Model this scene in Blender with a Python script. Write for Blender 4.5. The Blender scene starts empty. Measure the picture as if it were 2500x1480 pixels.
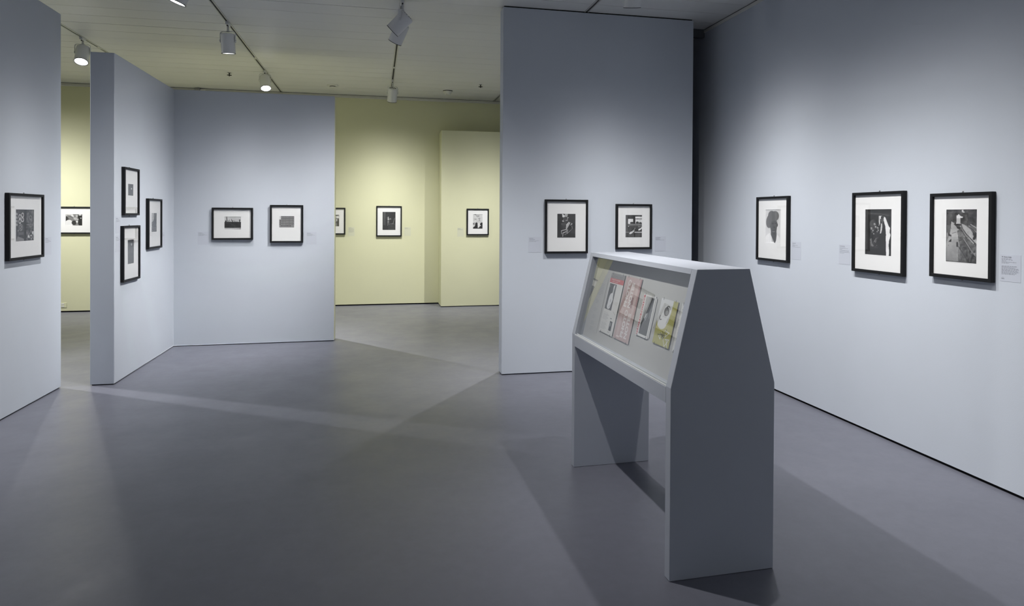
import bpy, bmesh, math, random
import numpy as np
from mathutils import Vector, Matrix

rnd = random.Random(7)
S = bpy.context.scene
COL = S.collection

# ------------------------------------------------------------------ camera
F_PX, YAW, CY, ROLL, PITCH, EYE = 1570.33, .2087, 538.84, .0055, .0078, 1.6
def cam_axes():
    cy, sy = math.cos(YAW), math.sin(YAW); cp, sp = math.cos(PITCH), math.sin(PITCH); cr, sr = math.cos(ROLL), math.sin(ROLL)
    R = np.array([[cr, -sr, 0], [sr, cr, 0], [0, 0, 1]]) @ np.array([[1, 0, 0], [0, cp, -sp], [0, sp, cp]]) @ np.array([[cy, 0, -sy], [0, 1, 0], [sy, 0, cy]])
    return R @ np.array([[1, 0, 0], [0, 0, -1], [0, 1, 0]])
A_ = cam_axes()
cd = bpy.data.cameras.new('camera')
cam = bpy.data.objects.new('camera', cd); COL.objects.link(cam)
cd.sensor_fit = 'HORIZONTAL'; cd.sensor_width = 36.0; cd.lens = 36.0 * F_PX / 2500
cd.shift_y = (CY - 740) / 2500
cd.clip_start = .05; cd.clip_end = 60
cam.matrix_world = Matrix(((A_[0][0], -A_[1][0], -A_[2][0], 0), (A_[0][1], -A_[1][1], -A_[2][1], 0), (A_[0][2], -A_[1][2], -A_[2][2], EYE), (0, 0, 0, 1)))
S.camera = cam

# ------------------------------------------------------------------ world, exposure
w = bpy.data.worlds.new('world'); S.world = w; w.use_nodes = True
w.node_tree.nodes['Background'].inputs[0].default_value = (0, 0, 0, 1)
S.view_settings.view_transform = 'Standard'; S.view_settings.look = 'None'
S.view_settings.gamma = 1; S.view_settings.use_curve_mapping = False
S.view_settings.exposure = 0.77
S.cycles.max_bounces = 10; S.cycles.diffuse_bounces = 6; S.cycles.glossy_bounces = 4
S.cycles.sample_clamp_indirect = 3.0
S.cycles.caustics_reflective = False; S.cycles.caustics_refractive = False

CEIL = 3.697
# track x positions, in metres
TRACK_X = [-5.273, -3.433, -1.593, .247, 2.11]
# unseen spotlights on the same tracks, a few added only for bounce: (x, y, aim, beam W, spill W)
LIGHT_COL = (1.0, .99, .975)
SIGMA = 14.0
HIDDEN = [
    (2.11, 3.36, (3.5, 3.40, .75), 150, 18, 14.5),      # right wall, nearest photograph
    (2.11, 4.10, (3.5, 4.10, .75), 150, 18, 14.5),
    (2.11, 4.72, (3.5, 5.40, 1.0), 205, 14, 15),
    (2.11, 2.00, (3.5, 1.9, .75), 150, 18, 14.5),
    (2.11, 3.20, (1.40, 3.3, .4), 60, 24, 20),        # display case from the right
    (.247, 3.37, (1.55, 3.3, .70), 55, 115, 15),        # display case from the left
    (2.11, .40, (3.5, .4, .8), 130, 4, 14),           # three fill lamps added behind the camera, to bounce light forward
    (.247, -1.60, (.247, -3.1, .8), 340, 10, 18),
    (-1.593, .80, (-2.75, .8, .8), 120, 4, 14),
    (-1.593, 4.40, (-2.75, 4.6, .3), 180, 10, 13),
    (-1.593, 2.80, (-2.75, 2.8, .45), 120, 6, 14),
    (.247, 4.90, (1.42, 6.25, .1), 245, 6, 13),        # centre wall, left part
    (2.11, 7.68, (1.1, 6.4, 0), 40, 140, 15),          # behind the centre wall
    (2.11, 9.48, (1.74, 11.1, .25), 255, 20, 18),     # stub wall
    (2.11, 8.60, (3.5, 8.60, .5), 330, 10, 16),  # fill lamp added to raise the bounce in the yellow room
    (-3.433, 10.10, (-2.6, 11.6, .55), 260, 40, 20),
    (-5.273, 10.10, (-4.75, 11.6, .6), 270, 40, 20),
    (-5.273, 9.00, (-7.1, 9.0, .5), 450, 10, 16),  # another added lamp, for bounce off the far left wall
    (-5.30, 8.17, (-2.7, 6.62, .6), 20, 420, 15),       # room beyond the left wall
]
def spot(name, loc, target, beam, spill, parent=None, sigma=None, radius=.022):
    """one lamp: a soft bell-shaped beam plus the weak wide spill of a real track head"""
    l = bpy.data.lights.new(name, 'SPOT'); l.energy = 1; l.color = LIGHT_COL
    l.spot_size = math.radians(132); l.spot_blend = .4; l.shadow_soft_size = radius
    l.use_nodes = True; n = l.node_tree.nodes; L = l.node_tree.links
    em = n['Emission']; tc = n.new('ShaderNodeTexCoord'); sp = n.new('ShaderNodeSeparateXYZ'); L.new(tc.outputs['Normal'], sp.inputs[0])
    def mth(op, a, b=None, c=None):
        x = n.new('ShaderNodeMath'); x.operation = op
        for k, v in enumerate((a, b, c)):
            if v is None: continue
            if isinstance(v, (int, float)): x.inputs[k].default_value = v
            else: L.new(v, x.inputs[k])
        return x.outputs[0]
    cs = mth('ABSOLUTE', sp.outputs['Z']); th = mth('ARCCOSINE', mth('MINIMUM', cs, .99999))
    sg = math.radians(sigma or SIGMA)
    g = mth('EXPONENT', mth('MULTIPLY', mth('MULTIPLY', th, th), -1 / (2 * sg * sg)))
    L.new(mth('ADD', mth('MULTIPLY', g, float(beam)), mth('MULTIPLY', mth('POWER', cs, 8.0), float(spill))), em.inputs['Strength'])
    o = bpy.data.objects.new(name, l); COL.objects.link(o)
    d = Vector(target) - Vector(loc)
    o.location = loc; o.rotation_euler = d.to_track_quat('-Z', 'Y').to_euler()
    if parent:
        o.parent = parent; o.location = Vector(loc) - parent.location
    o['kind'] = 'helper'
    return o
for i, (x, y, t, pb, ps, sg) in enumerate(HIDDEN):
    p = Vector((x, y, 3.49)); d = (Vector(t) - p).normalized(); p = p + d * .15
    spot('spotlight_beam', p, t, pb, ps, None, sg)

# ------------------------------------------------------------------ materials
def lin(v):
    v = v / 255.0
    return v / 12.92 if v <= .04045 else ((v + .055) / 1.055) ** 2.4
MATS = {}
def mat(name, col, rough=.5, spec=.5, metal=0, bump=0, bscale=60, var=0, vscale=3, emit=None, coat=0):
    if name in MATS: return MATS[name]
    m = bpy.data.materials.new(name); m.use_nodes = True; n = m.node_tree.nodes; L = m.node_tree.links
    b = n['Principled BSDF']
    b.inputs['Base Color'].default_value = (*col, 1); b.inputs['Roughness'].default_value = rough
    b.inputs['Specular IOR Level'].default_value = spec; b.inputs['Metallic'].default_value = metal
    b.inputs['Coat Weight'].default_value = coat
    tc = n.new('ShaderNodeTexCoord')
    if var:
        nz = n.new('ShaderNodeTexNoise'); nz.inputs['Scale'].default_value = vscale; nz.inputs['Detail'].default_value = 4
        L.new(tc.outputs['Object'], nz.inputs['Vector'])
        r = n.new('ShaderNodeValToRGB')
        r.color_ramp.elements[0].position = .3; r.color_ramp.elements[1].position = .7
        r.color_ramp.elements[0].color = (*[c * (1 - var) for c in col], 1); r.color_ramp.elements[1].color = (*[min(1, c * (1 + var)) for c in col], 1)
        L.new(nz.outputs['Fac'], r.inputs[0]); L.new(r.outputs[0], b.inputs['Base Color'])
    if bump:
        nb = n.new('ShaderNodeTexNoise'); nb.inputs['Scale'].default_value = bscale; nb.inputs['Detail'].default_value = 3
        L.new(tc.outputs['Object'], nb.inputs['Vector'])
        bp = n.new('ShaderNodeBump'); bp.inputs['Strength'].default_value = bump; bp.inputs['Distance'].default_value = .002
        L.new(nb.outputs['Fac'], bp.inputs['Height']); L.new(bp.outputs[0], b.inputs['Normal'])
    if emit:
        b.inputs['Emission Color'].default_value = (1, 1, 1, 1); b.inputs['Emission Strength'].default_value = emit
    MATS[name] = m
    return m
M_WALL = mat('blue_grey_wall_paint', (.495, .528, .582), .6, .3, bump=.12, bscale=180, var=.012, vscale=2)
M_YEL = mat('pale_yellow_wall_paint', (.60, .60, .41), .6, .3, bump=.12, bscale=180, var=.012, vscale=2)
M_CASE = mat('display_case_paint', (.46, .485, .54), .42, .4, bump=.05, bscale=200, var=.01)
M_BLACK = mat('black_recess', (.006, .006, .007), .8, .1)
M_DARK = mat('dark_unlit_wall', (.10, .105, .115), .7, .2)  # recess shade put into the colour; also backs the ceiling gaps
M_CEIL = mat('ceiling_panel_paint', (.70, .70, .675), .48, .4, var=.015, vscale=1.5)
M_TRIM = mat('ceiling_trim_paint', (.62, .62, .58), .5, .4)
M_WHITE = mat('white_lamp_enamel', (.70, .71, .71), .35, .5)
M_SLOT = mat('track_slot_black', (.012, .012, .01), .6, .3)
M_ALU = mat('track_aluminium', (.55, .55, .52), .4, .5, metal=.3)
M_RIM = mat('lamp_rim_black', (.01, .01, .011), .4, .5)
M_LENS = mat('lamp_lens_lit', (.9, .9, .9), .3, .5, emit=14)
M_LENSDIM = mat('lamp_lens_seen_edge_on', (.9, .9, .9), .3, .5, emit=3.2)
M_FRAME = mat('black_frame_wood', (.0085, .009, .010), .5, .2, bump=.05, bscale=150)
M_MAT = mat('white_mat_board', (.83, .83, .825), .85, .1)
M_BEVEL = mat('mat_bevel_white', (.93, .93, .93), .8, .1)
M_STEEL = mat('hanger_steel', (.35, .35, .36), .35, .5, metal=.8)
M_FELT = mat('case_lining_cloth', (.52, .515, .495), .9, .1, bump=.15, bscale=400)
M_PAPER = mat('magazine_paper', (.78, .77, .75), .6, .3)
M_PAGE = mat('magazine_page_edges', (.32, .32, .32), .7, .2)
M_INK = mat('printed_ink', (.10, .105, .12), .7, .2)
M_LABEL = mat('blue_grey_label_card', (.465, .49, .55), .55, .3)
M_LABELY = mat('yellow_label_card', (.555, .56, .425), .55, .3)
M_STRAP = mat('mounting_strap_dark', (.08, .08, .08), .4, .5)
M_LETW = mat('white_lettering', (.82, .80, .78), .6, .3)
M_LETP = mat('pale_pink_lettering', (.80, .75, .73), .6, .3)
M_LETG = mat('grey_lettering', (.36, .36, .36), .6, .3)
M_DET = mat('detector_plastic', (.66, .66, .6), .5, .4)

def mat_print():
    m = bpy.data.materials.new('printed_tones'); m.use_nodes = True; n = m.node_tree.nodes
    a = n.new('ShaderNodeAttribute'); a.attribute_name = 'tone'
    b = n['Principled BSDF']; b.inputs['Roughness'].default_value = .55; b.inputs['Specular IOR Level'].default_value = .2
    m.node_tree.links.new(a.outputs['Color'], b.inputs['Base Color'])
    return m
M_PRINT = mat_print()
def mat_glass(name, ior, tint=(1, 1, 1)):
    m = bpy.data.materials.new(name); m.use_nodes = True; n = m.node_tree.nodes; L = m.node_tree.links
    n.clear(); out = n.new('ShaderNodeOutputMaterial'); mx = n.new('ShaderNodeMixShader')
    lw = n.new('ShaderNodeLayerWeight'); lw.inputs['Blend'].default_value = .5
    pw = n.new('ShaderNodeMath'); pw.operation = 'POWER'; pw.inputs[1].default_value = 3.0; L.new(lw.outputs['Facing'], pw.inputs[0])
    f0 = ((ior - 1) / (ior + 1)) ** 2 * 2
    fr = n.new('ShaderNodeMath'); fr.operation = 'MULTIPLY_ADD'; fr.inputs[1].default_value = 1.25; fr.inputs[2].default_value = f0; L.new(pw.outputs[0], fr.inputs[0])
    t = n.new('ShaderNodeBsdfTransparent'); t.inputs[0].default_value = (*tint, 1)
    g = n.new('ShaderNodeBsdfGlossy'); g.inputs['Roughness'].default_value = 0
    L.new(fr.outputs[0], mx.inputs[0]); L.new(t.outputs[0], mx.inputs[1]); L.new(g.outputs[0], mx.inputs[2]); L.new(mx.outputs[0], out.inputs[0])
    return m
M_GLASS = mat_glass('picture_glass', 1.35)
M_CGLASS = mat_glass('case_glass', 1.5, (.97, .98, .975))
def mat_floor():
    m = bpy.data.materials.new('painted_concrete_floor'); m.use_nodes = True; n = m.node_tree.nodes; L = m.node_tree.links
    b = n['Principled BSDF']; tc = n.new('ShaderNodeTexCoord')
    def noise(s, d=5, r=.55, v=None):
        z = n.new('ShaderNodeTexNoise'); z.inputs['Scale'].default_value = s; z.inputs['Detail'].default_value = d; z.inputs['Roughness'].default_value = r
        L.new(v or tc.outputs['Object'], z.inputs['Vector']); return z
    def ramp(src, p0, p1, c0, c1):
        r = n.new('ShaderNodeValToRGB'); e = r.color_ramp.elements
        e[0].position, e[1].position = p0, p1; e[0].color = (*c0, 1); e[1].color = (*c1, 1)
        L.new(src, r.inputs[0]); return r
    def mul(a, c):
        x = n.new('ShaderNodeMix'); x.data_type = 'RGBA'; x.blend_type = 'MULTIPLY'; x.inputs[0].default_value = 1
        L.new(a, x.inputs[6]); L.new(c, x.inputs[7]); return x.outputs[2]
    base = ramp(noise(.8, 6, .6).outputs['Fac'], .3, .7, (.124, .127, .156), (.140, .143, .174))
    fine = ramp(noise(14, 6, .7).outputs['Fac'], .3, .7, (.93, .93, .93), (1.04, 1.04, 1.04))
    mp = n.new('ShaderNodeMapping'); mp.inputs['Scale'].default_value = (1.2, 5.5, 1); mp.inputs['Rotation'].default_value = (0, 0, .35)
    L.new(tc.outputs['Object'], mp.inputs[0])
    scuff = ramp(noise(7.0, 10, .8, mp.outputs[0]).outputs['Fac'], .285, .345, (.74, .74, .73), (1, 1, 1))
    spots = ramp(noise(34, 2, .5).outputs['Fac'], .17, .19, (.6, .6, .6), (1, 1, 1))
    c = mul(mul(mul(base.outputs[0], fine.outputs[0]), scuff.outputs[0]), spots.outputs[0])
    L.new(c, b.inputs['Base Color'])
    rr = ramp(noise(3, 6, .65).outputs['Fac'], .3, .7, (.33, .33, .33), (.43, .43, .43))
    L.new(rr.outputs[0], b.inputs['Roughness']); b.inputs['Specular IOR Level'].default_value = .55
    bp = n.new('ShaderNodeBump'); bp.inputs['Strength'].default_value = .12; bp.inputs['Distance'].default_value = .003
    L.new(noise(5, 5).outputs['Fac'], bp.inputs['Height']); L.new(bp.outputs[0], b.inputs['Normal'])
    return m
M_FLOOR = mat_floor()

# ------------------------------------------------------------------ mesh helpers
def link(name, me, parent=None, m=None):
    o = bpy.data.objects.new(name, me); COL.objects.link(o)
    if m is not None and me is not None and not me.materials: me.materials.append(m)
    if parent: o.parent = parent
    return o
def from_bm(name, bm, m, parent=None, smooth=False):
    bmesh.ops.recalc_face_normals(bm, faces=bm.faces)
    me = bpy.data.meshes.new(name); bm.to_mesh(me); bm.free(); me.materials.append(m)
    if smooth:
        for p in me.polygons: p.use_smooth = True
    return link(name, me, parent)
def box(bm, x0, x1, y0, y1, z0, z1, mtx=None):
    vs = [bm.verts.new((x, y, z)) for z in (z0, z1) for y in (y0, y1) for x in (x0, x1)]
    for f in ((0, 2, 3, 1), (4, 5, 7, 6), (0, 1, 5, 4), (2, 6, 7, 3), (0, 4, 6, 2), (1, 3, 7, 5)): bm.faces.new([vs[i] for i in f])
    if mtx: bmesh.ops.transform(bm, matrix=mtx, verts=vs)
    return vs
def prism(bm, pts, ax, a0, a1):
    """extrude a polygon of (p, q) along axis ax from a0 to a1; ax 'y': (x, z), ax 'z': (x, y)"""
    def P(p, q, a): return (p, a, q) if ax == 'y' else ((p, q, a) if ax == 'z' else (a, p, q))
    lo = [bm.verts.new(P(p, q, a0)) for p, q in pts]; hi = [bm.verts.new(P(p, q, a1)) for p, q in pts]
    bm.faces.new(lo); bm.faces.new(hi[::-1]); k = len(pts)
    for i in range(k): bm.faces.new((lo[i], lo[(i + 1) % k], hi[(i + 1) % k], hi[i]))
def lathe(bm, prof, seg=28, mtx=None):
    rings = []
    for r, z in prof:
        if r < 1e-6: rings.append([bm.verts.new((0, 0, z))])
        else: rings.append([bm.verts.new((r * math.cos(2 * math.pi * i / seg), r * math.sin(2 * math.pi * i / seg), z)) for i in range(seg)])
    for a, b in zip(rings, rings[1:]):
        for i in range(seg):
            j = (i + 1) % seg
            if len(a) == 1 and len(b) == 1: continue
            if len(a) == 1: bm.faces.new((a[0], b[i], b[j]))
            elif len(b) == 1: bm.faces.new((a[i], b[0], a[j]))
            else: bm.faces.new((a[i], b[i], b[j], a[j]))
    if mtx:
        bmesh.ops.transform(bm, matrix=mtx, verts=[v for r in rings for v in r])
def ring(bm, ow, oh, iw, ih, z0, z1):
    """a rectangular ring in the local x-y plane (x right, y up), from z0 to z1"""
    def R(wd, h, z): return [bm.verts.new(p) for p in ((-wd / 2, -h / 2, z), (wd / 2, -h / 2, z), (wd / 2, h / 2, z), (-wd / 2, h / 2, z))]
    a, b, c, d = R(ow, oh, z0), R(ow, oh, z1), R(iw, ih, z1), R(iw, ih, z0)
    for p, q in ((a, b), (b, c), (c, d), (d, a)):
        for i in range(4): bm.faces.new((p[i], p[(i + 1) % 4], q[(i + 1) % 4], q[i]))
def bevel(bm, off=.003, seg=1):
    bmesh.ops.bevel(bm, geom=bm.edges[:], offset=off, segments=seg, affect='EDGES', profile=.5)
def struct(name, bm, m, parent=None):
    o = from_bm(name, bm, m, parent)
    if not parent: o['kind'] = 'structure'
    return o
def sbox(name, x0, x1, y0, y1, z0, z1, m, parent=None, bv=0):
    bm = bmesh.new(); box(bm, x0, x1, y0, y1, z0, z1)
    if bv: bevel(bm, bv)
    return struct(name, bm, m, parent)
def thing(name, label, cat, loc=(0, 0, 0), group=None):
    o = bpy.data.objects.new(name, None); COL.objects.link(o); o.empty_display_size = .1
    o.location = loc; o['label'] = label; o['category'] = cat
    if group: o['group'] = group
    return o

# ------------------------------------------------------------------ room shell
XR, XL, XW, YB, YY, YC, YS = 3.598, -2.383, -2.817, 8.416, 11.635, 6.312, 11.2
NEAR, LEFT = -3.2, -7.2
sbox('floor', LEFT - .3, XR + .3, NEAR - .3, YY + .4, -.12, 0, M_FLOOR)
# ceiling: a backing slab with rows of foot-wide panels between the lighting tracks
ceil = sbox('ceiling', LEFT - .3, XR + .3, NEAR - .3, YY + .4, CEIL + .03, CEIL + .15, M_DARK)
def panel(x0, x1, y0, y1):
    bm = bmesh.new(); box(bm, x0, x1, y0, y1, CEIL, CEIL + .03); bevel(bm, .001)
    return from_bm('panel', bm, M_CEIL, ceil)
xs = [LEFT - .3] + TRACK_X + [XR + .3]
for i in range(len(xs) - 1):
    a, b = xs[i] + (.024 if i else 0), xs[i + 1] - (.024 if i < len(xs) - 2 else 0)
    panel(a, b, NEAR - .3, 4.557 - .3048)
    y = 4.557 - .3048
    while y < YY:
        g = rnd.choice((.0015, .003, .007, .011)) / 2
        panel(a, b, y + g, min(y + .3048 - g, YY + .1))
        y += .3048
# lighting tracks recessed in the ceiling between the panel rows
for i, x in enumerate(TRACK_X):
    t = thing('lighting_track', ['recessed lighting track beyond the left partition wall', 'recessed ceiling track carrying the lamp above the narrow left gap',
        'recessed ceiling track carrying the two white cylinder lamps near the blue back wall', 'recessed ceiling track carrying the crossed pair of lamps',
        'recessed ceiling track running into the top of the wide centre wall'][i], 'lighting track', (x, 0, CEIL), 'lighting tracks in the ceiling')
    bm = bmesh.new(); y0, y1 = (NEAR, YY - .06)
    box(bm, -.024, -.010, y0, y1, -.004, .024); box(bm, .010, .024, y0, y1, -.004, .024); box(bm, -.024, .024, y0, y1, .024, .029)
    from_bm('rail', bm, M_ALU, t)
    bm = bmesh.new(); box(bm, -.010, .010, y0, y1, .010, .0235); from_bm('conductor_slot', bm, M_SLOT, t)
    for yy in (3.9, 8.95 + .12 * i):
        bm = bmesh.new(); box(bm, -.010, .010, yy - .05, yy + .05, -.003, .0095); bevel(bm, .001); from_bm('rail_joiner', bm, M_ALU, t)

BLK = M_BLACK
def wall(name, x0, x1, y0, y1, z1, m, gap=.009, side=None, bv=.004):
    o = sbox(name, x0, x1, y0, y1, gap, z1, m, bv=bv)
    if side:
        sbox('baseboard_' + side, x0 + .012, x1 - .012, y0 + .012, y1 - .012, 0, gap + .01, BLK)
    return o
wall('wall_right', XR, XR + .25, NEAR - .3, YY + .3, CEIL, M_WALL, .019, 'right', 0)
wall('wall_left', XW - .205, XW, NEAR - .3, 6.612, 3.416, M_WALL, .008, 'left')
# corner partition: leg running away from the camera plus the leg carrying two photographs
bm = bmesh.new()
prism(bm, [(XL, 6.632), (XL, YB), (-.508, YB), (-.508, YB + .2), (XL - .205, YB + .2), (XL - .205, 6.632)], 'z', .008, 3.094)
bevel(bm, .004); o = struct('wall_corner', bm, M_WALL)
o.data.materials.append(M_YEL)      # the end and the rear, which face the yellow room, are painted yellow
for p in o.data.polygons:
    if (p.center.x > -.52 and p.normal.x > .5) or (p.normal.y > .5 and p.center.y > YB + .1): p.material_index = 1
bm = bmesh.new()
prism(bm, [(XL - .012, 6.644), (XL - .012, YB + .012), (-.52, YB + .012), (-.52, YB + .188), (XL - .193, YB + .188), (XL - .193, 6.644)], 'z', 0, .02)
struct('baseboard_corner', bm, BLK)
wall('wall_center', 1.238, 3.300, YC, YC + .155, CEIL - .012, M_WALL, .008, 'center')
sbox('gap_shade_center', 1.25, 3.288, YC + .012, YC + .143, CEIL - .014, CEIL, BLK)  # black strip standing for the shade in the gap under the ceiling
wall('wall_back', LEFT - .3, XR, YY, YY + .25, CEIL, M_YEL, .022, 'back', 0)
wall('wall_stub', 1.112, 2.30, YS, YY, 3.08, M_YEL, .010, 'stub', .006)
wall('wall_stub_return', 2.30, XR, YS + .03, YY, 3.08, M_YEL, .010, None, 0)
sbox('wall_front', LEFT - .3, XR + .3, NEAR - .3, NEAR, 0, CEIL, M_WALL)
sbox('wall_far_left', LEFT - .3, LEFT, NEAR, YY, 0, CEIL, M_YEL)
# walls added behind the centre wall's right end to block yellow-room light
sbox('light_block_back', 3.08, XR, 7.25, 7.33, 0, CEIL, M_DARK)
sbox('light_block_side', 3.06, 3.14, YC + .155, 7.25, 0, CEIL, M_DARK)
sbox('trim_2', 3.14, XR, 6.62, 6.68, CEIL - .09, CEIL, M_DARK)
# ceiling trims: right wall and yellow back wall
sbox('trim_3', XR - .012, XR, NEAR, 7.25, CEIL - .040, CEIL - .009, M_TRIM)
sbox('gap_shade_right', XR - .006, XR, NEAR, 7.25, CEIL - .009, CEIL, BLK)  # shade of the gap above the trim, put in as a black strip
bm = bmesh.new()
prism(bm, [(YY, 3.646), (YY - .050, 3.646), (YY - .050, 3.660), (YY - .030, 3.664), (YY - .030, 3.690), (YY, 3.690)], 'x', LEFT, XR)
struct('trim_5', bm, M_TRIM)
sbox('gap_shade_back', LEFT, XR, YY - .02, YY, 3.690, CEIL, BLK)  # black strip again, for the dark gap over the yellow wall's trim

# ------------------------------------------------------------------ drawing of flat prints as coloured mesh grids
class Sheet:
    def __init__(s, wd, h, px, bg):
        s.w, s.h = wd, h; s.nx, s.ny = max(8, int(wd / px)), max(8, int(h / px))
        s.U, s.V = np.meshgrid(np.linspace(0, 1, s.nx), np.linspace(0, 1, s.ny)); s.a = wd / h
        s.c = np.zeros((s.ny, s.nx, 3)) + np.array(bg if not np.isscalar(bg) else (bg,) * 3, float)
    def col(s, g): return np.array(g if not np.isscalar(g) else (g,) * 3, float)
    def fill(s, mask, g, al=1.0):
        m = (mask * al)[..., None]; s.c = s.c * (1 - m) + s.col(g) * m; return s
    def poly(s, g, pts, al=1.0):
        ins = np.zeros_like(s.U, bool); k = len(pts)
        for i in range(k):
            x0, y0 = pts[i]; x1, y1 = pts[(i + 1) % k]
            if y0 == y1: continue
            cr = (s.V >= min(y0, y1)) & (s.V < max(y0, y1)); xi = x0 + (s.V - y0) * (x1 - x0) / (y1 - y0)
            ins ^= cr & (s.U < xi)
        return s.fill(ins.astype(float), g, al)
    def rect(s, g, x0, y0, x1, y1, al=1.0): return s.fill(((s.U >= x0) & (s.U <= x1) & (s.V >= y0) & (s.V <= y1)).astype(float), g, al)
    def ell(s, g, cx, cy, rx, ry, rot=0, al=1.0, ringw=None):
        dx, dy = (s.U - cx) * s.a, s.V - cy; rx *= s.a
        c, n = math.cos(rot), math.sin(rot); p, q = (c * dx + n * dy) / rx, (-n * dx + c * dy) / ry
        d = np.sqrt(p * p + q * q)
        if ringw: m = np.clip((ringw - np.abs(d - 1)) / ringw * 2, 0, 1)
        else: m = np.clip((1 - d) * 8 + .5, 0, 1)
        return s.fill(m, g, al)
    def line(s, g, wd, pts, al=1.0):
        for (x0, y0), (x1, y1) in zip(pts, pts[1:]):
            ax, ay, bx, by = x0 * s.a, y0, x1 * s.a, y1; X, Y = s.U * s.a, s.V
            l2 = (bx - ax) ** 2 + (by - ay) ** 2 + 1e-9; t = np.clip(((X - ax) * (bx - ax) + (Y - ay) * (by - ay)) / l2, 0, 1)
            d = np.hypot(X - ax - t * (bx - ax), Y - ay - t * (by - ay)); s.fill(np.clip((wd - d) / (wd * .5), 0, 1), g, al)
        return s
    def noise(s, seed, fx, fy):
        r = np.random.RandomState(seed); gx, gy = int(fx) + 2, int(fy) + 2; G = r.rand(gy, gx)
        x, y = s.U * fx, s.V * fy; i, j = x.astype(int), y.astype(int); p, q = x - i, y - j
        return (G[j, i] * (1 - p) + G[j, i + 1] * p) * (1 - q) + (G[j + 1, i] * (1 - p) + G[j + 1, i + 1] * p) * q
    def mott(s, seed, fx, fy, amp, x0=0, y0=0, x1=1, y1=1):
        n = ((s.noise(seed, fx, fy) - .5) + (s.noise(seed + 31, fx * 2.1, fy * 2.1) - .5) * .7 + (s.noise(seed + 57, fx * 4.3, fy * 4.3) - .5) * .5) * 1.7 * amp; m = (s.U >= x0) & (s.U <= x1) & (s.V >= y0) & (s.V <= y1)
        s.c += (n * m)[..., None]; return s
    def specks(s, g, seed, fx, fy, thr, x0=0, y0=0, x1=1, y1=1, al=1.0):
        n = s.noise(seed, fx, fy); m = np.clip((n - thr) * 8, 0, 1) * ((s.U >= x0) & (s.U <= x1) & (s.V >= y0) & (s.V <= y1)); return s.fill(m, g, al)
    def grad(s, g0, g1, x0=0, y0=0, x1=1, y1=1, al=1.0, horiz=False):
        t = np.clip(((s.U - x0) / (x1 - x0)) if horiz else ((s.V - y0) / (y1 - y0)), 0, 1)[..., None]
        m = ((s.U >= x0) & (s.U <= x1) & (s.V >= y0) & (s.V <= y1))[..., None] * al
        s.c = s.c * (1 - m) + (s.col(g0) * (1 - t) + s.col(g1) * t) * m; return s
    def mesh(s, name, gain=1.12):
        d = np.clip(s.c, 0, 255) / 255; l = np.where(d <= .04045, d / 12.92, ((d + .055) / 1.055) ** 2.4) * gain
        X = (s.U - .5) * s.w; Y = (.5 - s.V) * s.h; n = s.nx * s.ny
        co = np.stack([X, Y, np.zeros_like(X)], -1).reshape(-1, 3)
        idx = np.arange(n).reshape(s.ny, s.nx); q = np.stack([idx[1:, :-1], idx[1:, 1:], idx[:-1, 1:], idx[:-1, :-1]], -1).reshape(-1, 4)
        me = bpy.data.meshes.new(name); me.vertices.add(n); me.vertices.foreach_set('co', co.astype('f').ravel())
        me.loops.add(q.size); me.loops.foreach_set('vertex_index', q.astype('i').ravel())
        me.polygons.add(len(q)); me.polygons.foreach_set('loop_start', np.arange(0, q.size, 4).astype('i'))
        at = me.attributes.new('tone', 'FLOAT_COLOR', 'POINT'); at.data.foreach_set('color', np.concatenate([np.clip(l, 0, .9).reshape(-1, 3), np.ones((n, 1))], 1).astype('f').ravel())
        me.update(calc_edges=True); me.materials.append(M_PRINT)
        return me

def draw_signs(s):      # shop signs and numerals
    s.mott(1, 9, 9, 22).rect(45, 0, 0, .5, 1, .5)
    for k in range(4): s.poly(165, [(0, .10 + k * .11), (.12, .12 + k * .11), (.12, .19 + k * .11), (0, .18 + k * .11)], .85).line(60, .012, [(0, .19 + k * .11), (.13, .2 + k * .11)])
    s.rect(80, .13, .02, .2, .98, .5)
    for cx, o in ((.24, .02), (.385, -.03)):
        for cy in (.19 + o, .335 + o): s.ell(190, cx, cy + .02, .055, .062, 0, 1, .34)
    s.ell(115, .29, .57, .105, .115).ell(75, .29, .57, .075, .085).line(150, .012, [(.27, .5), (.33, .55), (.27, .6), (.33, .64)])
    s.rect(95, .17, .71, .44, .80, .8).poly(120, [(.12, .84), (.46, .93), (.46, 1), (.02, 1)]).specks(190, 5, 14, 20, .72, 0, .6, .16, 1)
    s.rect(38, .47, 0, .585, 1)
    s.rect(88, .585, 0, 1, 1, .6).mott(8, 14, 18, 45, .585, 0, 1, 1).ell(60, .83, .22, .12, .10).ell(130, .82, .26, .07, .055, 0, .9, .3)
    s.line(125, .012, [(.6, .49), (.95, .49)]).line(130, .012, [(.74, .54), (.9, .54)]).rect(55, .62, .52, .78, .66, .6).specks(195, 3, 16, 18, .66, .6, .62, 1, 1)
    s.rect(150, 0.0, 0.0, .03, 1, .25)
def draw_dim_room(s): s.mott(2, 6, 8, 12).rect(95, .62, .32, .78, .5, .5).ell(200, .7, .4, .10, .07).specks(120, 4, 8, 10, .82)
def draw_grey_tall(s): s.mott(3, 5, 8, 10).rect(52, 0, 0, 1, .08, .8).ell(170, .66, .2, .1, .05).ell(150, .62, .17, .07, .03).rect(110, 0, .5, .15, 1, .3)
def draw_courtyard(s): s.mott(4, 8, 8, 20).poly(175, [(.05, 0), (.5, 0), (.5, .38), (.05, .5)], .85).mott(6, 12, 14, 35, 0, 0, 1, 1).ell(45, .65, .55, .28, .3).specks(165, 9, 14, 18, .7, 0, .6, 1, 1)
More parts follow.
